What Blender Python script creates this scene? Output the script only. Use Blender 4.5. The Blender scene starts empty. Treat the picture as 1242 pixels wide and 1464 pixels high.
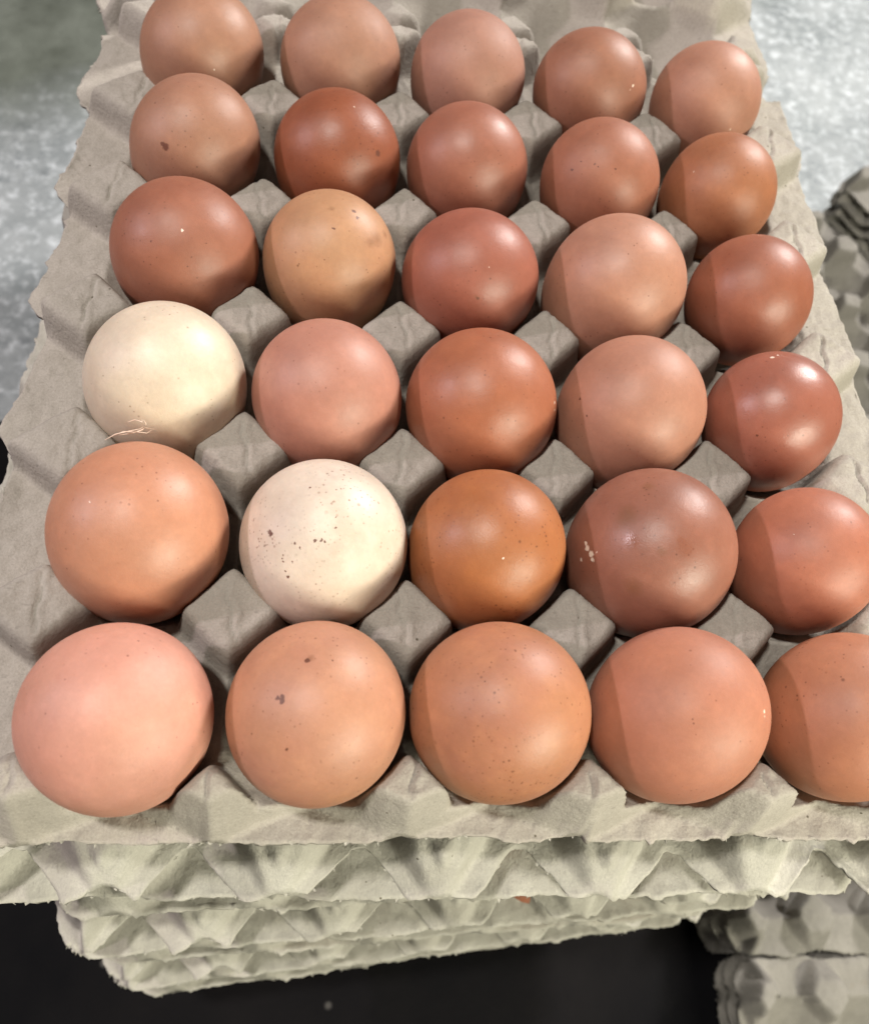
import bpy, math, random
import numpy as np
from mathutils import Vector, Matrix, Euler

MM = 0.001
UP = 1.06            # height of an egg above its widest ring, in radii
scene = bpy.context.scene
COL = scene.collection

# ------------------------------------------------------------------ camera
cam_data = bpy.data.cameras.new("camera")
cam = bpy.data.objects.new("camera", cam_data)
COL.objects.link(cam)
cam_data.sensor_fit = 'HORIZONTAL'
cam_data.sensor_width = 36.0
cam_data.lens = 38.28
cam_data.clip_start = 0.01
cam_data.clip_end = 60.0
cam.location = (46.21 * MM, -62.83 * MM, 230.76 * MM)
cam.rotation_euler = (0.480, -0.132, -0.024)
cam_data.dof.use_dof = True
cam_data.dof.focus_distance = 0.265
cam_data.dof.aperture_fstop = 19.0
scene.camera = cam

# ------------------------------------------------------------------ light
world = bpy.data.worlds.new("World")
scene.world = world
world.use_nodes = True
bg = world.node_tree.nodes["Background"]
bg.inputs["Color"].default_value = (1.0, 0.95, 0.90, 1)
bg.inputs["Strength"].default_value = 0.055

def lamp(name, direction, dist, radius, power, color, target=(0.09, 0.10, 0.0), tube=None):
    """a round hall lamp, or a level fluorescent tube, seen from the tray in the given direction"""
    ld = bpy.data.lights.new(name, 'AREA')
    ld.shape = 'RECTANGLE' if tube else 'DISK'
    ld.size = tube if tube else radius * 2
    if tube: ld.size_y = radius * 2
    ld.energy = power
    ld.color = color
    o = bpy.data.objects.new(name, ld)
    COL.objects.link(o)
    d = Vector(direction).normalized()
    o.location = Vector(target) + d * dist
    o.rotation_euler = d.to_track_quat('Z', 'Y').to_euler()
    if tube:
        side = Vector((0, 0, 1)).cross(d).normalized()
        o.rotation_euler = Matrix((side, d.cross(side), d)).transposed().to_euler()
    return o

lamp("ceiling_lamp", (0.60, 0.60, 0.42), 1.9, 0.15, 44.0, (1.0, 0.965, 0.93))
lamp("ceiling_lamp", (-0.87, 0.07, 0.50), 1.6, 0.036, 11.0, (0.98, 0.84, 0.92), (0.09, 0.04, 0.0))
lamp("ceiling_lamp", (-0.30, 0.0, 0.955), 1.5, 0.06, 20.0, (1.0, 0.965, 0.90), (0.09, 0.00, 0.0))
lamp("tube_lamp", (0.63, -0.70, 0.31), 0.85, 0.024, 11.5, (1.0, 0.98, 0.80), (0.10, 0.01, 0.0), 0.50)

scene.view_settings.view_transform = 'Standard'
scene.view_settings.look = 'None'
scene.view_settings.exposure = 0.0
scene.view_settings.gamma = 1.0

rng = np.random.default_rng(7)
random.seed(7)

# ------------------------------------------------------------------ helpers
def tag(o, label=None, category=None, group=None, kind=None):
    if label: o["label"] = label
    if category: o["category"] = category
    if group: o["group"] = group
    if kind: o["kind"] = kind
    return o

def mesh_from_arrays(name, verts, quads, mat=None, smooth=True):
    me = bpy.data.meshes.new(name)
    n, k = quads.shape
    me.vertices.add(len(verts))
    me.vertices.foreach_set("co", np.ascontiguousarray(verts, dtype=np.float32).ravel())
    me.loops.add(n * k)
    me.loops.foreach_set("vertex_index", np.ascontiguousarray(quads, dtype=np.int32).ravel())
    me.polygons.add(n)
    me.polygons.foreach_set("loop_start", np.arange(0, n * k, k, dtype=np.int32))
    me.polygons.foreach_set("loop_total", np.full(n, k, dtype=np.int32))
    me.update(calc_edges=True)
    me.polygons.foreach_set("use_smooth", np.full(n, smooth))
    if mat: me.materials.append(mat)
    me.validate()
    return me

def add_object(name, me, parent=None, loc=None, rot=None):
    o = bpy.data.objects.new(name, me)
    COL.objects.link(o)
    if parent: o.parent = parent
    if loc: o.location = loc
    if rot: o.rotation_euler = rot
    return o

def vnoise(x, y, seed=0):
    """smooth value noise in numpy, about -1..1"""
    r = np.random.default_rng(seed)
    T = r.uniform(-1, 1, (256, 256))
    xi = np.floor(x).astype(int); yi = np.floor(y).astype(int)
    fx = x - xi; fy = y - yi
    fx = fx * fx * (3 - 2 * fx); fy = fy * fy * (3 - 2 * fy)
    a = T[xi % 256, yi % 256]; b = T[(xi + 1) % 256, yi % 256]
    c = T[xi % 256, (yi + 1) % 256]; d = T[(xi + 1) % 256, (yi + 1) % 256]
    return (a * (1 - fx) + b * fx) * (1 - fy) + (c * (1 - fx) + d * fx) * fy

class NT:
    """small node-tree writer"""
    def __init__(self, name):
        self.m = bpy.data.materials.new(name)
        self.m.use_nodes = True
        self.t = self.m.node_tree
        self.t.nodes.clear()
        self.out = self.t.nodes.new("ShaderNodeOutputMaterial")
        self.bsdf = self.t.nodes.new("ShaderNodeBsdfPrincipled")
        self.t.links.new(self.bsdf.outputs[0], self.out.inputs[0])
        self.tc = self.t.nodes.new("ShaderNodeTexCoord")
    def n(self, typ, ins=None, **props):
        nd = self.t.nodes.new(typ)
        for k, v in props.items(): setattr(nd, k, v)
        for k, v in (ins or {}).items():
            s = nd.inputs[k]
            if isinstance(v, bpy.types.NodeSocket): self.t.links.new(v, s)
            else: s.default_value = v
        return nd
    def noise(self, vec, scale, detail=3, rough=0.55):
        return self.n("ShaderNodeTexNoise", {"Vector": vec, "Scale": scale, "Detail": detail, "Roughness": rough}).outputs["Fac"]
    def math(self, op, a, b=0.0, clamp=False):
        return self.n("ShaderNodeMath", {0: a, 1: b}, operation=op, use_clamp=clamp).outputs[0]
    def ramp(self, fac, lo, hi, a=0.0, b=1.0):
        return self.n("ShaderNodeMapRange", {0: fac, 1: lo, 2: hi, 3: a, 4: b}).outputs[0]
    def mix(self, fac, a, b, blend='MIX'):
        nd = self.t.nodes.new("ShaderNodeMix"); nd.data_type = 'RGBA'; nd.blend_type = blend
        for i, v in ((0, fac), (6, a), (7, b)):
            if isinstance(v, bpy.types.NodeSocket): self.t.links.new(v, nd.inputs[i])
            else: nd.inputs[i].default_value = v if i == 0 else (tuple(v) + (1,))[:4]
        return nd.outputs[2]
    def set(self, **kw):
        for k, v in kw.items():
            s = self.bsdf.inputs[k.replace("_", " ")]
            if isinstance(v, bpy.types.NodeSocket): self.t.links.new(v, s)
            else: s.default_value = v
    def bump(self, h, strength, dist, normal=None):
        ins = {"Height": h, "Strength": strength, "Distance": dist}
        if normal: ins["Normal"] = normal
        return self.n("ShaderNodeBump", ins).outputs[0]

# ------------------------------------------------------------------ materials
def pulp_material(name, base, tint, dark=(0.10, 0.085, 0.06)):
    k = NT(name)
    o = k.tc.outputs["Object"]
    mott = k.noise(o, 55, 4, 0.6)
    c = k.mix(k.ramp(mott, 0.35, 0.68), base, tint)
    fine = k.noise(o, 1500, 4, 0.7)
    c = k.mix(k.ramp(fine, 0.3, 0.72, 0.0, 0.55), c, tuple(v * 0.62 for v in base))
    c = k.mix(k.ramp(k.noise(o, 620, 2, 0.5), 0.60, 0.80, 0.0, 0.3), c, tuple(min(1, v * 1.2) for v in base))
    # long pale and dark fibres pressed into the pulp
    mp = k.n("ShaderNodeMapping", {"Vector": o, "Scale": (260, 900, 500), "Rotation": (0.3, 0.4, 0.9)}).outputs[0]
    c = k.mix(k.ramp(k.noise(mp, 1.0, 2, 0.5), 0.64, 0.74, 0, 0.4), c, tuple(v * 0.55 for v in base))
    # sparse dark specks
    v = k.n("ShaderNodeTexVoronoi", {"Vector": o, "Scale": 150.0})
    sp = k.math('MULTIPLY', k.ramp(v.outputs["Distance"], 0.075, 0.035),
                k.ramp(k.n("ShaderNodeSeparateColor", {0: v.outputs["Color"]}).outputs[0], 0.62, 0.64), True)
    c = k.mix(sp, c, dark)
    # a few larger grime stains
    st = k.ramp(k.noise(o, 26, 5, 0.7), 0.64, 0.78, 0, 0.45)
    c = k.mix(st, c, (0.17, 0.13, 0.09))
    h = k.math('ADD', k.math('MULTIPLY', k.noise(o, 1100, 5, 0.7), 0.7), k.math('MULTIPLY', k.noise(mp, 0.7, 3, 0.6), 0.4))
    n1 = k.bump(k.noise(o, 300, 4, 0.65), 0.55, 0.0008)
    k.set(Base_Color=c, Roughness=0.92, Normal=k.bump(h, 0.85, 0.0004, n1))
    k.bsdf.inputs["Specular IOR Level"].default_value = 0.18
    return k.m

PULP = pulp_material("grey_pulp", (0.365, 0.33, 0.285), (0.44, 0.40, 0.35))
PULP_PALE = pulp_material("pale_pulp", (0.50, 0.475, 0.415), (0.38, 0.355, 0.305))
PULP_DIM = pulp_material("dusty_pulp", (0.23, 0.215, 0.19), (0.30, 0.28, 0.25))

def egg_material(name, base, mott, speck, gloss, marks, seed=0):
    """shell: base colour, mottling towards another pigment, speckle density 0..1"""
    k = NT(name)
    o = k.n("ShaderNodeVectorMath", {0: k.tc.outputs["Object"], 1: (seed * 0.37, seed * 0.21, seed * 0.11)}, operation='ADD').outputs[0]
    obj = k.tc.outputs["Object"]
    c = k.mix(k.ramp(k.noise(o, 38, 3, 0.5), 0.34, 0.70), base, mott)
    c = k.mix(k.ramp(k.noise(o, 75, 5, 0.7), 0.45, 0.75, 0, 0.30), c, (base[0] * 0.70, base[1] * 0.58, base[2] * 0.52))
    c = k.mix(k.ramp(k.noise(o, 700, 4, 0.7), 0.35, 0.75, 0, 0.34), c, tuple(v * 0.72 for v in base))
    c = k.mix(k.ramp(k.noise(o, 200, 4, 0.65), 0.48, 0.78, 0, 0.40), c, tuple(min(0.95, v * 1.25) for v in base))
    # fine pigment speckles, gathered in patches
    patch = k.ramp(k.noise(o, 60, 2, 0.5), 0.40, 0.62)
    for sc, rad, thr in ((900.0, 0.30, 1 - 0.40 * (speck + .15)), (520.0, 0.24, 1 - 0.34 * (speck + .08)), (260.0, 0.17, 1 - 0.16 * speck)):
        v = k.n("ShaderNodeTexVoronoi", {"Vector": o, "Scale": sc})
        ch = k.n("ShaderNodeSeparateColor", {0: v.outputs["Color"]}).outputs[0]
        s = k.math('MULTIPLY', k.ramp(v.outputs["Distance"], rad, rad * 0.45), k.ramp(ch, thr, thr + 0.01), True)
        s = k.math('MULTIPLY', k.math('MULTIPLY', s, patch), 0.75)
        c = k.mix(s, c, (base[0] * 0.32, base[1] * 0.22, base[2] * 0.18))
    rough = k.ramp(k.noise(o, 90, 3, 0.6), 0.3, 0.7, gloss + 0.05, gloss + 0.16)
    warp = k.n("ShaderNodeTexNoise", {"Vector": obj, "Scale": 900.0, "Detail": 2.0}).outputs["Color"]
    wv = k.n("ShaderNodeVectorMath", {0: warp, 1: (0.5, 0.5, 0.5)}, operation='SUBTRACT').outputs[0]
    wv = k.n("ShaderNodeVectorMath", {0: wv, "Scale": 0.0012}, operation='SCALE').outputs[0]
    pos = k.n("ShaderNodeVectorMath", {0: obj, 1: wv}, operation='ADD').outputs[0]
    for (x, y, z, r, t) in marks:
        d = k.n("ShaderNodeVectorMath", {0: pos, 1: (x * MM, y * MM, z * MM)}, operation='DISTANCE').outputs["Value"]
        if t == 'd':
            c = k.mix(k.ramp(d, r * 1.15 * MM, r * 0.8 * MM, 0, 0.9), c, (0.10, 0.030, 0.016))
        elif t == 'b':
            c = k.mix(k.ramp(d, r * 1.2 * MM, r * 0.2 * MM, 0, 0.5), c, (0.17, 0.07, 0.03))
        elif t == 'w':
            c = k.mix(k.ramp(d, r * MM, r * 0.6 * MM, 0, 0.8), c, (0.78, 0.66, 0.55))
        else:
            rough = k.math('MULTIPLY', rough, k.ramp(d, r * 1.4 * MM, r * 0.4 * MM, 1.0, 0.45))
    pores = k.noise(o, 2300, 3, 0.6)
    n1 = k.bump(k.noise(o, 150, 3, 0.5), 0.22, 0.0006)
    k.set(Base_Color=c, Roughness=rough, Normal=k.bump(pores, 0.45, 0.00014, n1),
          Subsurface_Weight=0.15, Subsurface_Radius=(1.0, 0.42, 0.22), Subsurface_Scale=0.0022)
    k.bsdf.inputs["Specular IOR Level"].default_value = 0.5
    return k.m

# ------------------------------------------------------------------ setting
def ground_material():
    k = NT("black_ground")
    o = k.tc.outputs["Object"]
    c = k.mix(k.ramp(k.noise(o, 6, 5, 0.6), 0.35, 0.7), (0.0035, 0.0035, 0.0045), (0.009, 0.008, 0.0085))
    v = k.n("ShaderNodeTexVoronoi", {"Vector": o, "Scale": 28.0})
    sp = k.math('MULTIPLY', k.ramp(v.outputs["Distance"], 0.10, 0.05),
                k.ramp(k.n("ShaderNodeSeparateColor", {0: v.outputs["Color"]}).outputs[0], 0.86, 0.87), True)
    c = k.mix(k.math('MULTIPLY', sp, 0.6), c, (0.16, 0.15, 0.14))
    k.set(Base_Color=c, Roughness=0.9, Specular_IOR_Level=0.08, Normal=k.bump(k.noise(o, 90, 4, 0.6), 0.4, 0.002))
    return k.m

def concrete_material():
    k = NT("pale_wet_concrete")
    o = k.tc.outputs["Object"]
    base = k.mix(k.ramp(k.noise(o, 11, 8, 0.75), 0.36, 0.64), (0.22, 0.245, 0.25), (0.37, 0.395, 0.40))
    base = k.mix(k.ramp(k.noise(o, 75, 5, 0.75), 0.50, 0.66, 0, 0.85), base, (0.66, 0.70, 0.72))
    base = k.mix(k.ramp(k.noise(o, 34, 5, 0.75), 0.58, 0.68, 0, 0.75), base, (0.16, 0.18, 0.19))
    # towards the far left the concrete turns a darker green-grey
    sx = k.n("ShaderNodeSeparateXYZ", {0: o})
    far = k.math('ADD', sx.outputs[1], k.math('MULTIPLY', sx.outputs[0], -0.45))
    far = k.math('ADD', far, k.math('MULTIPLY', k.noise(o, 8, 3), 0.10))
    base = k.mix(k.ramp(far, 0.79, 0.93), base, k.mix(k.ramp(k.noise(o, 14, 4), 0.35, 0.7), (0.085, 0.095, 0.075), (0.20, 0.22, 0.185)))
    h = k.noise(o, 70, 6, 0.7)
    k.set(Base_Color=base, Roughness=k.ramp(k.noise(o, 25, 3), 0.35, 0.65, 0.28, 0.6), Normal=k.bump(h, 0.6, 0.004))
    return k.m

FLOOR_Z = -0.445
gm = bpy.data.meshes.new("ground")
gm.from_pydata([(-8, -8, 0), (8, -8, 0), (8, 8, 0), (-8, 8, 0)], [], [(0, 1, 2, 3)])
gm.materials.append(ground_material())
tag(add_object("ground", gm, loc=(0, 0, FLOOR_Z)), kind="structure")

def concrete_slab():
    edge = [(-8, .352), (-1.2, .348), (-.35, .345), (0, .35), (.40, .36), (.43, .46), (.50, .575), (.60, .675), (.72, .80), (1.1, 1.0), (8, 1.1)]
    pts = []
    for (a, b), (c, d) in zip(edge[:-1], edge[1:]):
        n = max(2, int(min(60, math.hypot(c - a, d - b) / 0.012)))
        for i in range(n):
            t = i / n
            j = 0.004 if -1.3 < a < 1.2 else 0
            pts.append((a + (c - a) * t + random.uniform(-j, j), b + (d - b) * t + random.uniform(-j, j)))
    pts += [(8, 1.1), (8, 8), (-8, 8)]
    n = len(pts)
    v = [(x, y, 0.014) for x, y in pts] + [(x, y, 0.001) for x, y in pts]
    f = [tuple(range(n))] + [(i, i + n, (i + 1) % n + n, (i + 1) % n) for i in range(n)]
    me = bpy.data.meshes.new("concrete_floor")
    me.from_pydata(v, [], f)
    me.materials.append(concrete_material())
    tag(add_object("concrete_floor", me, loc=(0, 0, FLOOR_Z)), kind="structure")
concrete_slab()

# ------------------------------------------------------------------ egg tray
PX, PY = 48.0, 49.68          # cell pitch, mm
HX, HY = 144.5, 155.0         # half size: flared edges in x, cut edges in y
POST_Z, BOWL_Z = -3.0, -38.0

def smax(a, b, k):
    h = np.clip(0.5 + 0.5 * (a - b) / k, 0, 1)
    return b * (1 - h) + a * h + k * h * (1 - h)

def tray_mesh(name, step, seed, mat, wear=1.0, lip=-24.0, fall=0.50, base=-37.0, bulge=7.5, wings=False, notch=0.0, flare=21.0):
    """a 5 x 6 pulp egg tray as one moulded sheet with a real thickness and a ragged rim"""
    r = np.random.default_rng(seed)
    nx, ny = int(2 * HX / step) + 1, int(2 * HY / step) + 1
    X, Y = np.meshgrid(np.linspace(-HX, HX, nx), np.linspace(-HY, HY, ny), indexing='ij')
    # the flared rim runs out in a saw-tooth wave between the posts
    ph = (Y / PY) % 1.0
    ug = np.abs(X) - 2.5 * PX
    tooth = np.where(ph < 0.22, ph / 0.22, (1 - ph) / 0.78)
    reach = flare + bulge * np.where(X > 0, 0.5, 1.0) * (tooth - 0.6) * np.clip((3 * PY - 4 - np.abs(Y)) / 8, 0, 1)
    reach = reach - notch * np.clip((np.abs(ph - 0.5) * -1 + 0.30) / 0.26, 0, 1) * np.clip((3 * PY - 4 - np.abs(Y)) / 8, 0, 1)
    X = np.where(ug > 0, np.sign(X) * (2.5 * PX + ug * reach / 24.5), X)
    X0, Y0 = X.copy(), Y.copy()
    EX = np.where(ug > 0, ug / 24.5, 0)
    X = X + 0.7 * vnoise(X / 17, Y / 17, seed + 1)
    Y = Y + 0.7 * vnoise(X0 / 15, Y0 / 15, seed + 2)
    ix = np.clip(np.round(X / PX + 2.5), 0, 5).astype(int)
    jy = np.clip(np.round(Y / PY + 3.0), 0, 6).astype(int)
    pyv = (np.arange(7) - 3) * PY; pyv[0] += 2.2; pyv[6] -= 2.2
    ox = r.uniform(-.9, .9, (6, 7)) * wear; oy = r.uniform(-.9, .9, (6, 7)) * wear
    zt = r.uniform(-1.0, 0.5, (6, 7)) * wear; wd = 10.9 + r.uniform(-.9, 1.0, (6, 7)) * wear
    tx = r.uniform(-.07, .07, (6, 7)) * wear; ty = r.uniform(-.06, .06, (6, 7)) * wear
    cr = r.uniform(-1.6, 1.6, (6, 7)); ca = r.uniform(-.22, .22, (6, 7))
    wd[:, 0] -= 3.0; wd[:, 6] -= 3.0
    dx = X - ((ix - 2.5) * PX) - ox[ix, jy]
    dy = Y - pyv[jy] - oy[ix, jy]
    s = np.sqrt(dx * dx + 1.2) + np.sqrt(dy * dy + 1.2) * 1.02
    w = wd[ix, jy]
    s = s - 0.22 * np.maximum(0, np.abs(X) - 2.5 * PX)
    top = POST_Z + zt[ix, jy] + dx * tx[ix, jy] + dy * ty[ix, jy] - 0.05 * np.abs(dx) - 0.03 * np.abs(dy)
    cx = dx - cr[ix, jy] - ca[ix, jy] * dy - 0.5 * np.sin(dy * 0.7 + ix * 2)
    top -= (0.95 * np.exp(-(cx / 0.5) ** 2) - 0.3 * np.exp(-((cx - 1.2) / 0.7) ** 2)) * np.clip((11 - np.abs(dy)) / 4, 0, 1)
    side = np.logaddexp(0, (s - w) * 4.5) / 4.5
    hp = top - side * 0.75 - np.logaddexp(0, (s - w - 2.4) * 4.0) / 4.0 * 4.2
    q = np.minimum(np.abs(dx), np.abs(dy))
    hr = -26.0 - 1.3 * np.maximum(0, q - 1.3) + 1.2 * vnoise(X / 12, Y / 12, seed + 3)
    cxm = X - np.clip(np.round(X / PX), -2, 2) * PX
    cym = Y - (np.clip(np.round(Y / PY + 2.5), 0, 5) - 2.5) * PY
    rc = np.sqrt(cxm ** 2 + cym ** 2)
    hb = np.maximum(BOWL_Z, BOWL_Z + (rc - 8) * 1.12)
    hb = np.minimum(hb, -18)
    h = smax(smax(hp, hr, 1.2), hb, 1.6)
    # flared side walls (left and right)
    u = np.abs(X) - 2.5 * PX
    ax = np.abs(dy)
    wing = POST_Z + zt[ix, jy] - 1.0 - 0.95 * np.logaddexp(0, (u - 11) * 1.0) \
        - np.logaddexp(0, (ax - np.maximum(2.5, 13.0 - 0.42 * u)) * 2.0) / 2.0 * 2.4
    if wings: h = np.where(u > 2, smax(h, np.where(u > 2, wing, -60), 0.8), h)
    fl = np.where(u > -3.2, lip - fall * np.maximum(0, u + 2.2), lip - 4.5 * (-3.2 - u))
    fl += (0.9 if wings else 0.25) * vnoise(X / 14, Y / 10, seed + 4)
    h = smax(h, np.where(u > -9, np.maximum(fl, -40), -60), 0.9)
    h = np.where(u > 0, smax(h, base + 0 * h, 0.6), h)
    # cut ends (front and back): steep outer wall down to a narrow ledge
    v = np.abs(Y) - (3 * PY - 6)
    wob = vnoise(X / 9, Y / 9, seed + 5)
    wall = -3.2 - 3.0 * np.logaddexp(0, (v - 5.4 + 0.42 * np.abs(dx) + wob * .5) * 3.0) / 3.0
    h = np.where(v > -8, np.minimum(h, np.maximum(wall, -25.5)), h)
    h = np.where(v > 3, np.maximum(h, -25.5 - 6.0 * np.clip((np.abs(dx) - 11) / 7, 0, 1) * np.clip((10.9 - v) / 1.2, 0, 1)), h)
    # pulp relief and rim wear
    h += 0.26 * vnoise(X / 2.3, Y / 2.3, seed + 6) + 0.13 * vnoise(X / 1.1, Y / 1.1, seed + 7) + 0.35 * vnoise(X / 6, Y / 6, seed + 8)
    eu = np.clip((EX - 0.8) / 0.2, 0, 1); ev = np.clip((np.abs(Y0) - (HY - 5)) / 5, 0, 1)
    e = np.maximum(eu, ev)
    along = np.where(eu > ev, Y0, X0) + 1000 * np.sign(X0 * (eu > ev) + Y0 * (eu <= ev))
    h += e * (1.3 * vnoise(along / 19, along * 0 + 3.3, seed + 9) + 0.6 * vnoise(along / 4, along * 0 + 7.7, seed + 10)) * wear
    rag = 1.2 * vnoise(along / 11, along * 0 + 1.5, seed + 11) + 0.4 * vnoise(along / 1.9, along * 0 + 5.5, seed + 12) \
        + 1.1 * np.maximum(0, vnoise(along / 3.1, along * 0 + 9.5, seed + 13) - 0.45) * 2.5
    Xw = X + np.sign(X0) * eu * rag * wear
    Yw = Y + np.sign(Y0) * ev * rag * wear
    # rounded corners
    RC = 17.0
    ca_, cb_ = np.abs(X0) - (HX - RC), np.abs(Y0) - (HY - RC)
    inc = (ca_ > 0) & (cb_ > 0)
    k = np.where(inc, np.maximum(ca_, cb_) / np.maximum(1e-6, np.hypot(ca_, cb_)), 1.0)
    Xw = np.where(inc, np.sign(X0) * (HX - RC) + (Xw - np.sign(X0) * (HX - RC)) * k, Xw)
    Yw = np.where(inc, np.sign(Y0) * (HY - RC) + (Yw - np.sign(Y0) * (HY - RC)) * k, Yw)
    # whole tray sags and warps a little
    h += 1.2 * vnoise(X / 110 + 3, Y / 110 + 3, seed + 14) * wear
    P = np.stack([Xw, Yw, h], -1)
    gx = np.gradient(P, axis=0); gy = np.gradient(P, axis=1)
    N = np.cross(gx, gy); N /= np.linalg.norm(N, axis=-1, keepdims=True)
    th = 1.5 + 0.35 * vnoise(X / 5, Y / 5, seed + 15)
    B = P - N * th[..., None]
    idx = np.arange(nx * ny).reshape(nx, ny)
    a, b, c, d = idx[:-1, :-1], idx[1:, :-1], idx[1:, 1:], idx[:-1, 1:]
    topq = np.stack([a, b, c, d], -1).reshape(-1, 4)
    botq = topq[:, ::-1] + nx * ny
    ring = np.concatenate([idx[:, 0], idx[-1, 1:], idx[-2::-1, -1], idx[0, -2:0:-1]])
    r2 = np.roll(ring, -1)
    rimq = np.stack([ring, ring + nx * ny, r2 + nx * ny, r2], -1)
    V = np.concatenate([P.reshape(-1, 3), B.reshape(-1, 3)]) * MM
    me = mesh_from_arrays(name, V, np.concatenate([topq, botq, rimq]), mat)
    rim = P.reshape(-1, 3)[ring] * MM
    return me, rim

def fibre_mesh(name, rim, n, seed, mat, lo=0.8, hi=3.2):
    """torn wisps and flakes of pulp along a rim"""
    r = np.random.default_rng(seed)
    V, F = [], []
    cen = rim.mean(0)
    for _ in range(n):
        p = rim[r.integers(len(rim))]
        out = np.array([p[0] - cen[0], p[1] - cen[1], 0])
        if abs(out[0]) / HX > abs(out[1]) / HY: out = np.array([np.sign(out[0]), 0, 0])
        else: out = np.array([0, np.sign(out[1]), 0])
        tang = np.array([-out[1], out[0], 0])
        L = r.uniform(lo, hi) * MM; W = r.uniform(0.25, 1.3) * MM
        dirn = out + tang * r.uniform(-1.4, 1.4) + np.array([0, 0, r.uniform(-1.0, .3)])
        dirn /= np.linalg.norm(dirn)
        base = p - out * 0.6 * MM + np.array([0, 0, r.uniform(-1.2, 0.1)]) * MM
        side = tang * W
        k = len(V)
        pts = [base - side, base + side, base + dirn * L * .6 + side * r.uniform(.2, .9), base + dirn * L + side * r.uniform(-.5, .5) + np.array([0, 0, -L * .25]),
               base + dirn * L * .55 - side * r.uniform(.2, .9)]
        V += [q for q in pts] + [q - np.array([0, 0, 0.35 * MM]) for q in pts]
        F += [(k, k + 1, k + 2, k + 3, k + 4), (k + 9, k + 8, k + 7, k + 6, k + 5)]
        F += [(k + i, k + i + 5, k + (i + 1) % 5 + 5, k + (i + 1) % 5) for i in range(5)]
    me = bpy.data.meshes.new(name)
    me.from_pydata([tuple(v) for v in V], [], F)
    me.materials.append(mat)
    return me

fine_me, fine_rim = tray_mesh("egg_tray", 0.8, 21, PULP)
cut_me, cut_rim = tray_mesh("egg_tray", 1.5, 52, PULP_PALE, 1.25, -26.0, 0.22, -31.5, 4.0, True, 0.0, 24.5)
flare_me, flare_rim = tray_mesh("egg_tray", 1.5, 91, PULP_PALE, 1.25, -34.0, 0.1, -37.0, 3.0, True, 0.0, 24.5)
notch_me, notch_rim = tray_mesh("egg_tray", 1.3, 133, PULP_PALE, 1.25, -34.0, 0.1, -37.0, 1.5, True, 13.0, 24.5)
fine_fib = fibre_mesh("torn_fibres", fine_rim, 260, 3, PULP_PALE, 0.5, 1.9)
cut_fib = fibre_mesh("torn_fibres", cut_rim, 260, 4, PULP_PALE, 0.5, 2.2)
flare_fib = fibre_mesh("torn_fibres", flare_rim, 260, 5, PULP_PALE, 0.5, 2.2)

notch_fib = fibre_mesh("torn_fibres", notch_rim, 200, 6, PULP_PALE, 0.4, 1.6)

def place_tray(me, fib, x, y, z, rz, label, group, mat=None, rx=0.0, ry=0.0):
    o = add_object("egg_tray", me, loc=(x * MM, y * MM, z * MM), rot=(rx, ry, math.radians(rz)))
    tag(o, label, "egg tray", group)
    f = add_object("torn_fibres", fib, parent=o)
    f["kind"] = "stuff"
    if mat:
        for q in (o, f):
            q.material_slots[0].link = 'OBJECT'
            q.material_slots[0].material = mat
    return o

STACK = "egg trays stacked under the eggs"
place_tray(fine_me, fine_fib, 96, 127.25, 0, 0, "top grey pulp tray of the front stack, holding the thirty eggs", STACK)
stack = [  # centre x, y, z, turn
    (90, 106.5, -50, 89.4, "second tray down the front stack, with angular facets and dark hollows"),
    (98.0, 120.9, -100, 2, "third tray down the front stack, its ragged pale rim showing a few eggs"),
    (99.9, 103.7, -150, 93.5, "fourth tray down the front stack, a row of dark hollows in its edge"),
    (93.3, 112.1, -200, 3.3, "fifth tray down the front stack, with a thin torn rim"),
    (96.9, 98.0, -250, 94.6, "sixth tray down the front stack, just above the lowest one seen"),
    (87.5, 105.3, -300, 6, "lowest tray seen in the front stack, its torn rim against the black ground"),
    (103.8, 112.5, -350, 95, "eighth tray down the front stack, hidden under the trays above"),
    (100.4, 132.0, -403, 5, "bottom tray of the front stack, standing on the ground"),
]
for i, (x, y, z, rz, lab) in enumerate(stack):
    if i % 2 == 0: place_tray(notch_me, notch_fib, x, y, z, rz, lab, STACK)
    else: place_tray(cut_me, cut_fib, x, y, z, rz, lab, STACK)

for k, (dx, dy, rz, lab) in ((0, (2.0, 1.5, 89.8, "torn-edged doubling tray pressed up against the underside of the second tray")),
                             (2, (-3.0, -1.0, 93.0, "torn-edged doubling tray pressed up against the underside of the fourth tray")),
                             (4, (-2.0, -2.0, 95.0, "torn-edged doubling tray pressed up against the underside of the sixth tray"))):
    place_tray(flare_me, flare_fib, stack[k][0] + dx, stack[k][1] + dy, stack[k][2] - 24, rz + 180, lab, STACK)

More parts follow.
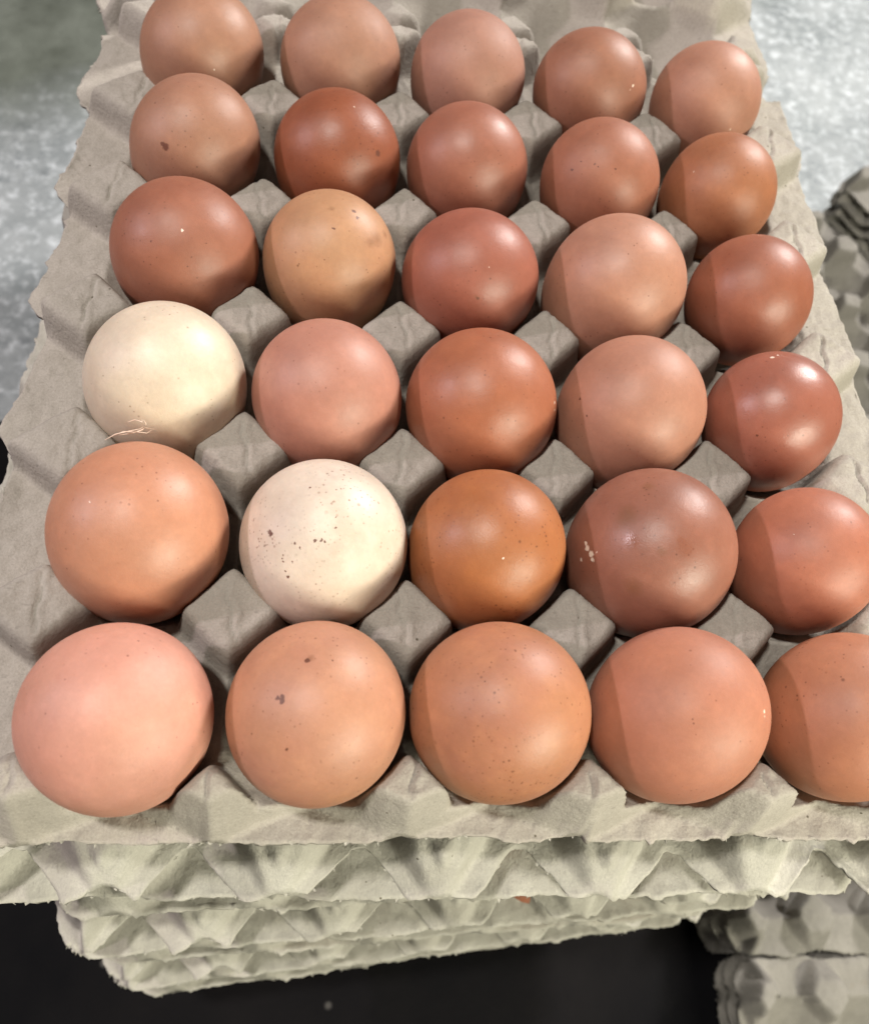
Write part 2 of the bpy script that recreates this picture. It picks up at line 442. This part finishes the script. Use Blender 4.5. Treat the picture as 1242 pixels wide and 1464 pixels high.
# ------------------------------------------------------------------ eggs
def egg_mesh(name, r, mat, nu=72, nv=48, up=UP, low=1.42, squash=0.0):
    V, F = [(0, 0, r * up * MM)], []
    for j in range(1, nv):
        t = math.pi * j / nv
        zz = math.cos(t); rr = math.sin(t)
        if zz < 0: rr *= 1 - 0.05 * (zz * zz)
        for i in range(nu):
            a = 2 * math.pi * i / nu
            V.append((rr * r * (1 + squash) * math.cos(a) * MM, rr * r * (1 - squash) * math.sin(a) * MM, zz * r * (up if zz > 0 else low) * MM))
    V.append((0, 0, -r * low * MM))
    for i in range(nu): F.append((0, 1 + i, 1 + (i + 1) % nu))
    for j in range(nv - 2):
        for i in range(nu):
            a = 1 + j * nu + i; b = 1 + j * nu + (i + 1) % nu
            F.append((a, a + nu, b + nu, b))
    k = 1 + (nv - 2) * nu
    for i in range(nu): F.append((k + i, len(V) - 1, k + (i + 1) % nu))
    me = bpy.data.meshes.new(name)
    me.from_pydata(V, [], F)
    me.polygons.foreach_set("use_smooth", [True] * len(me.polygons))
    me.materials.append(mat)
    return me

MARKS = {(0,4):[(-6.7,-16.5,13.9,1.2,'d'),(-7.6,-15.8,14.2,0.8,'d'),(-4.4,-13.7,17.8,0.4,'d')],
 (1,4):[(13.2,-11.5,14.1,1.1,'d'),(4.9,-0.7,22.8,0.4,'w')],
 (3,4):[(-14.6,-9.3,13.1,0.45,'d'),(-12.2,-8.4,16.2,0.35,'d'),(-8.1,-10.7,17.5,0.4,'d'),(-1.2,-12.6,18.2,0.35,'d'),(-16.7,-8.0,11.1,0.3,'d'),(-11.5,-12.0,14.1,0.3,'d'),(-6.8,-11.6,17.6,0.3,'d')],
 (4,4):[(-15.7,-4.7,13.2,0.4,'w'),(-15.5,-3.9,13.8,0.3,'w')],
 (0,3):[(2.4,-10.8,21.6,0.5,'w'),(-6.9,-13.2,18.8,0.35,'d'),(8.9,-12.2,18.6,0.3,'d')],
 (1,3):[(14.4,-4.5,16.4,2.6,'b'),(12.4,-7.1,17.2,1.8,'b'),(-0.0,0.2,23.0,1.0,'b'),(6.8,1.0,21.8,0.7,'d'),(8.0,-1.0,21.3,0.6,'d'),(0.6,-6.7,21.9,0.5,'d'),(-2.0,-10.3,20.1,0.5,'b'),(17.0,-0.2,14.1,1.6,'b')],
 (2,3):[(-0.6,-19.0,12.6,0.55,'d'),(-0.9,-18.8,13.0,0.9,'b'),(2.1,-12.4,19.9,0.25,'w')],
 (3,2):[(-20.1,-4.2,11.4,0.45,'d'),(-18.3,-9.8,10.7,0.4,'d')],
 (4,2):[(-12.2,-13.8,10.5,0.45,'d'),(-6.1,10.1,18.5,0.8,'w'),(-4.0,11.1,18.5,0.6,'w')],
 (1,1):[(-14.0,-6.1,18.7,0.75,'d'),(-13.7,-6.7,18.7,0.6,'d'),(-2.4,-9.9,22.3,0.4,'d'),(-0.9,-9.5,22.6,0.45,'d'),(0.0,-9.9,22.4,0.35,'d'),(2.6,-3.9,24.3,0.3,'d'),(-6.0,-11.1,20.8,0.3,'d'),(-7.6,-10.0,20.9,0.35,'d'),(-7.9,-13.9,18.0,0.35,'d'),(-8.9,-16.5,14.7,0.4,'d'),(-9.6,-15.3,15.5,0.35,'d'),(-10.4,-12.1,18.0,0.3,'d'),(2.5,-6.5,23.7,0.3,'d'),(9.4,-7.4,21.3,0.35,'d'),(-16.7,-7.2,15.4,0.3,'d'),(-6.9,-21.6,5.4,0.4,'b'),(-4.2,4.6,23.9,0.3,'d'),(-10.2,-13.4,17.1,0.35,'d'),(-10.6,-12.6,17.5,0.3,'d')],
 (3,1):[(-22.2,-3.5,8.8,1.1,'w'),(-21.5,-5.6,9.3,1.2,'w'),(-22.4,-2.0,8.7,0.8,'w'),(-21.1,-7.3,9.2,0.8,'w'),(-22.9,-5.4,4.5,0.7,'w'),(-20.5,-6.0,11.6,0.5,'w'),(-13.9,1.5,20.8,3.2,'b'),(-14.4,-1.1,20.4,3.5,'b'),(-11.7,-16.9,13.1,2.8,'b'),(0.0,-9.6,23.4,2.0,'w2'),(-1.3,-7.8,24.1,1.2,'w2'),(-13.1,-6.5,20.2,2.2,'w2'),(-6.1,-10.2,22.2,1.5,'b'),(-7.1,9.4,22.3,2,'b')],
 (1,0):[(-1.9,7.0,23.3,1.0,'b'),(-2.7,6.4,23.3,0.7,'d'),(-8.2,-2.3,22.8,0.6,'d'),(-9.4,-2.6,22.2,0.6,'d'),(-8.4,-3.3,22.5,0.8,'d'),(-6.6,-13.5,18.5,0.35,'d'),(3.0,6.4,23.3,0.3,'d'),(-17.1,-10.5,11.8,0.5,'b')],
 (3,0):[(14.9,-4.2,18.5,0.8,'w'),(15.1,-5.3,18.0,0.5,'w'),(4.7,-5.4,23.6,0.3,'d'),(-5.0,1.1,24.2,0.3,'w')],
 (0,0):[(9.2,-6.6,21.5,0.55,'w'),(9.5,-7.0,21.2,0.4,'w'),(4.2,-11.0,21.3,0.4,'w'),(4.7,-10.0,21.7,0.35,'w'),(2.8,7.1,23.3,0.35,'d')],
 (4,1):[(-12.7,-0.8,17.7,0.3,'w')],
 (4,3):[(-5.8,2.0,21.3,0.3,'d')],
 (0,1):[(-8.1,-3.5,24.0,0.35,'w')],
 (2,2):[(20.4,-4.7,10.9,0.6,'w'),(20.7,-6.2,9.4,0.5,'w')],
 (0,2):[(-13.6,-10.2,16.6,0.35,'d')],
 (3,5):[(11.9,-12.4,13.7,0.7,'w'),(10.9,-13.9,12.9,0.5,'w')],
 (0,5):[(6.5,-19.6,9.3,0.45,'w')],
 (4,5):[(5.1,-20.0,3.6,0.35,'w')],
 (2,1):[(0.1,-12.0,20.1,0.3,'w')],
 (2,0):[(-2.0,-4.2,24.4,0.3,'d'),(1.2,-4.3,24.5,0.3,'d')]}

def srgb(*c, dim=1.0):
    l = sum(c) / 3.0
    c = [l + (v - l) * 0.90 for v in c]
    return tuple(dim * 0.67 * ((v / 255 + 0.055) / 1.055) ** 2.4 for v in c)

# column, row: x, y, radius, base colour, second pigment, speckle, roughness, label
EGGS = {
 (0,0): (-0.4, -1.4, 23.1, (234,162,140), (228,160,132), .05, .44, "large smooth pink-peach egg at the near left corner of the tray"),
 (1,0): (0.5, 0.2, 22.9, (214,150,112), (212,144,116), .20, .40, "peach-tan egg with a small brown smudge, second in the nearest row"),
 (2,0): (-0.1, 1.1, 23.3, (208,138,94), (202,130,100), .55, .38, "tan egg with fine brown speckles, in the middle of the nearest row"),
 (3,0): (0.2, 1.1, 23.2, (208,132,98), (204,132,106), .05, .45, "plain orange-tan egg with a white fleck near its right edge, nearest row"),
 (4,0): (0.7, 1.1, 22.6, (206,132,92), (200,128,96), .20, .45, "orange-tan egg cut off by the picture edge at the near right"),
 (0,1): (-0.8, -0.1, 24.1, (220,148,112), (216,150,118), .05, .36, "very large glossy peach egg at the left end of the second row"),
 (1,1): (0.9, -1.6, 23.2, (246,226,206), (238,212,188), 1.0, .36, "cream egg sprinkled with dark brown speckles, in the second row"),
 (2,1): (-1.1, -1.5, 22.3, (196,118,66), (188,110,68), .60, .34, "orange-brown speckled egg beside the cream one, in the middle of the second row"),
 (3,1): (-0.6, -0.6, 23.9, (178,112,88), (168,108,86), .15, .33, "dull mauve-brown egg with white scratches and dirty blotches"),
 (4,1): (-0.8, -1.0, 21.0, (206,124,92), (198,118,90), .10, .40, "orange-brown egg at the right end of the second row"),
 (0,2): (1.0, 0.0, 23.0, (246,224,198), (240,216,188), .06, .35, "plain cream egg with a pale wisp of feather at its foot"),
 (1,2): (0.4, -1.7, 22.6, (212,142,118), (206,140,118), .05, .38, "pinkish-tan egg between the cream egg and a russet one, third row"),
 (2,2): (-0.5, -2.1, 23.3, (192,112,76), (190,112,82), .10, .34, "shiny russet egg with white nicks on its right edge, middle of the third row"),
 (3,2): (-0.5, -1.0, 23.1, (206,140,112), (202,138,110), .08, .42, "matt tan egg with two tiny dark dots on its left, third row"),
 (4,2): (-1.7, -0.8, 21.0, (190,112,88), (184,110,88), .15, .26, "glossy reddish-brown egg with wet-looking highlights at the right end of its row"),
 (0,3): (1.6, 1.3, 23.0, (182,112,84), (178,108,82), .08, .38, "chestnut egg at the left end of the fourth row, behind the plain cream egg"),
 (1,3): (-0.4, 2.5, 21.6, (212,154,110), (208,146,110), .15, .40, "yellowish-tan egg with brown smudges near its upper right"),
 (2,3): (-1.8, -0.8, 22.4, (184,104,80), (180,104,82), .08, .36, "red-brown egg with one dark pit low on its front"),
 (3,3): (0.1, -0.1, 23.4, (212,148,118), (208,146,120), .05, .38, "broad pale-tan egg without marks, fourth egg of the fourth row"),
 (4,3): (-0.1, -0.8, 20.9, (184,108,78), (180,106,80), .08, .36, "reddish-brown egg at the right end of the fourth row"),
 (0,4): (0.4, 0.4, 22.0, (192,134,104), (188,130,104), .10, .40, "light brown egg with an oblong dark red spot on its upper left"),
 (1,4): (1.0, 0.8, 21.9, (170,92,58), (166,90,60), .35, .35, "darkest russet egg, with one dark spot to the right, second egg of the fifth row"),
 (2,4): (-0.8, 1.2, 21.4, (184,112,86), (180,110,86), .08, .36, "plain brown egg right of the darkest russet egg, fifth row"),
 (3,4): (0.1, -0.2, 21.3, (190,118,88), (186,116,88), .18, .42, "brown egg with a line of small dark dots across its top"),
 (4,4): (-2.4, -0.4, 20.6, (196,122,80), (190,118,82), .12, .42, "orange-brown egg with two tiny white dots, right end of the fifth row"),
 (0,5): (-1.6, -1.0, 22.4, (196,138,106), (192,134,106), .06, .40, "light brown egg at the far left corner of the tray, cut by the picture top"),
 (1,5): (1.0, 1.9, 22.4, (196,138,108), (192,134,108), .06, .48, "matt light brown egg, second in the farthest row"),
 (2,5): (1.6, 2.0, 22.0, (198,138,114), (194,136,114), .06, .50, "matt pinkish-brown egg in the middle of the farthest row"),
 (3,5): (1.4, 0.0, 21.5, (184,120,90), (180,116,90), .08, .42, "brown egg with a pale scratch on its right, fourth in the farthest row"),
 (4,5): (1.0, 0.9, 21.0, (208,144,114), (204,140,112), .05, .46, "pale tan egg at the far right corner of the tray"),
}
for (i, j), (ox, oy, r, c1, c2, sp, rough, lab) in EGGS.items():
    tilt = Euler((random.uniform(-.15, .15), random.uniform(-.15, .15), random.uniform(0, 6.28)))
    back = tilt.to_matrix().inverted()
    spots = []
    for (x, y, z, s, t) in MARKS.get((i, j), []):
        z = UP * math.sqrt(max(0.0, r * r - x * x - y * y))
        spots.append((*(back @ Vector((x, y, z))), s, t))
    m = egg_material("eggshell", srgb(*c1, dim=.975 ** j), srgb(*c2, dim=.975 ** j), sp, rough, spots, seed=i * 6 + j + 1)  # shells darken row by row: the lamps' falloff put into the colour
    me = egg_mesh("egg", r, m, up=UP * random.uniform(.98, 1.03), low=random.uniform(1.36, 1.48), squash=random.uniform(-.022, .022))
    o = add_object("egg", me, loc=((i * 48 + ox) * MM, (j * 49.68 + oy - 0.35 * j) * MM, -2.8 * MM), rot=tuple(tilt))
    tag(o, lab, "egg", "brown and cream eggs set out in the top tray")

under = egg_mesh("egg", 22.3, egg_material("eggshell", srgb(206, 132, 96), srgb(200, 124, 92), .1, .42, [], seed=50), 40, 28)
for (x, y, z, rz, lab), row in ((stack[1], "third"), (stack[3], "fifth")):
    M = Matrix.Translation((x * MM, y * MM, z * MM)) @ Matrix.Rotation(math.radians(rz), 4, 'Z')
    for n, i in enumerate((2, 3, 4) if row == "third" else (1, 3, 4)):
        o = add_object("egg", under, loc=tuple(M @ Vector(((i - 2) * PX * MM, (-2.5 * PY - 2.5) * MM, -1 * MM))), rot=(0, 0, i * 1.3))
        tag(o, "%s one of three brown eggs half hidden in the %s tray down the front stack" % (("left", "middle", "right")[n], row),
            "egg", "eggs glimpsed in the %s tray down" % row)

# ------------------------------------------------------------------ wisp of feather
def tube_mesh(name, strands, mat):
    V, F = [], []
    for pts, rad in strands:
        n = len(pts)
        for s in range(n):
            p = Vector(pts[s]); t = (Vector(pts[min(s + 1, n - 1)]) - Vector(pts[max(s - 1, 0)])).normalized()
            a = t.orthogonal().normalized(); b = t.cross(a)
            rr = rad * (1 - 0.75 * abs(2 * s / (n - 1) - 0.7))
            for k in range(5):
                an = 2 * math.pi * k / 5
                V.append(tuple((p + (a * math.cos(an) + b * math.sin(an)) * rr) * MM))
        b0 = len(V) - 5 * n
        for s in range(n - 1):
            for k in range(5):
                F.append((b0 + s * 5 + k, b0 + s * 5 + (k + 1) % 5, b0 + (s + 1) * 5 + (k + 1) % 5, b0 + (s + 1) * 5 + k))
    me = bpy.data.meshes.new(name); me.from_pydata(V, [], F); me.materials.append(mat)
    me.polygons.foreach_set("use_smooth", [True] * len(me.polygons))
    return me
k = NT("feather"); k.set(Base_Color=(0.85, 0.66, 0.52, 1), Roughness=0.6); FEATHER = k.m
WISP = [[(-10.0, 69.0, 12.0), (-7.2, 70.0, 13.5), (-3.4, 70.3, 15.0), (-0.5, 70.2, 16.5), (0.8, 70.8, 17.0)], [(-6.6, 70.7, 12.0), (-2.7, 70.7, 13.5), (-0.0, 71.0, 15.0), (1.0, 71.8, 16.5), (0.4, 72.6, 17.0), (-0.7, 72.4, 17.5)], [(-4.8, 75.0, 12.0), (-2.7, 74.9, 13.5), (-0.5, 73.4, 15.0), (0.9, 70.7, 16.5), (3.6, 69.9, 17.0)], [(-7.8, 70.6, 12.0), (-5.3, 70.9, 13.5), (-1.4, 70.2, 15.0), (1.5, 69.0, 16.5), (3.2, 70.3, 17.0)]]
tag(add_object("feather_wisp", tube_mesh("feather_wisp", [(s, 0.16) for s in WISP], FEATHER)),
    "tiny pale wisp of feather lying between the plain cream egg and the large peach egg", "feather")

# ------------------------------------------------------------------ trays behind and around
BACK = "empty egg trays stacked behind the eggs"
names = ["top", "second", "third", "fourth", "fifth", "sixth", "seventh", "eighth", "bottom"]
for n, nm in enumerate(names):
    odd = n % 2
    me, fib = ((cut_me, cut_fib) if not odd else (flare_me, flare_fib))
    rx = 0
    o = place_tray(me, fib, 95 - 1.5 * n + (6 if odd else 0), 438 + 2 * n + (2 if odd else 0), -6 - 49.5 * n, 90 * odd + 0.4 * n,
               "%s tray of the stack of empty pulp trays behind the far row of eggs" % nm, BACK, PULP)

names_up = {3: ("bottom", "middle", "top"), 5: ("lowest", "second lowest", "middle", "second highest", "topmost")}
def floor_stack(x, y, rz, n, group, lab):
    for k in range(n):
        z = -444.5 + 40.5 + 13 * k
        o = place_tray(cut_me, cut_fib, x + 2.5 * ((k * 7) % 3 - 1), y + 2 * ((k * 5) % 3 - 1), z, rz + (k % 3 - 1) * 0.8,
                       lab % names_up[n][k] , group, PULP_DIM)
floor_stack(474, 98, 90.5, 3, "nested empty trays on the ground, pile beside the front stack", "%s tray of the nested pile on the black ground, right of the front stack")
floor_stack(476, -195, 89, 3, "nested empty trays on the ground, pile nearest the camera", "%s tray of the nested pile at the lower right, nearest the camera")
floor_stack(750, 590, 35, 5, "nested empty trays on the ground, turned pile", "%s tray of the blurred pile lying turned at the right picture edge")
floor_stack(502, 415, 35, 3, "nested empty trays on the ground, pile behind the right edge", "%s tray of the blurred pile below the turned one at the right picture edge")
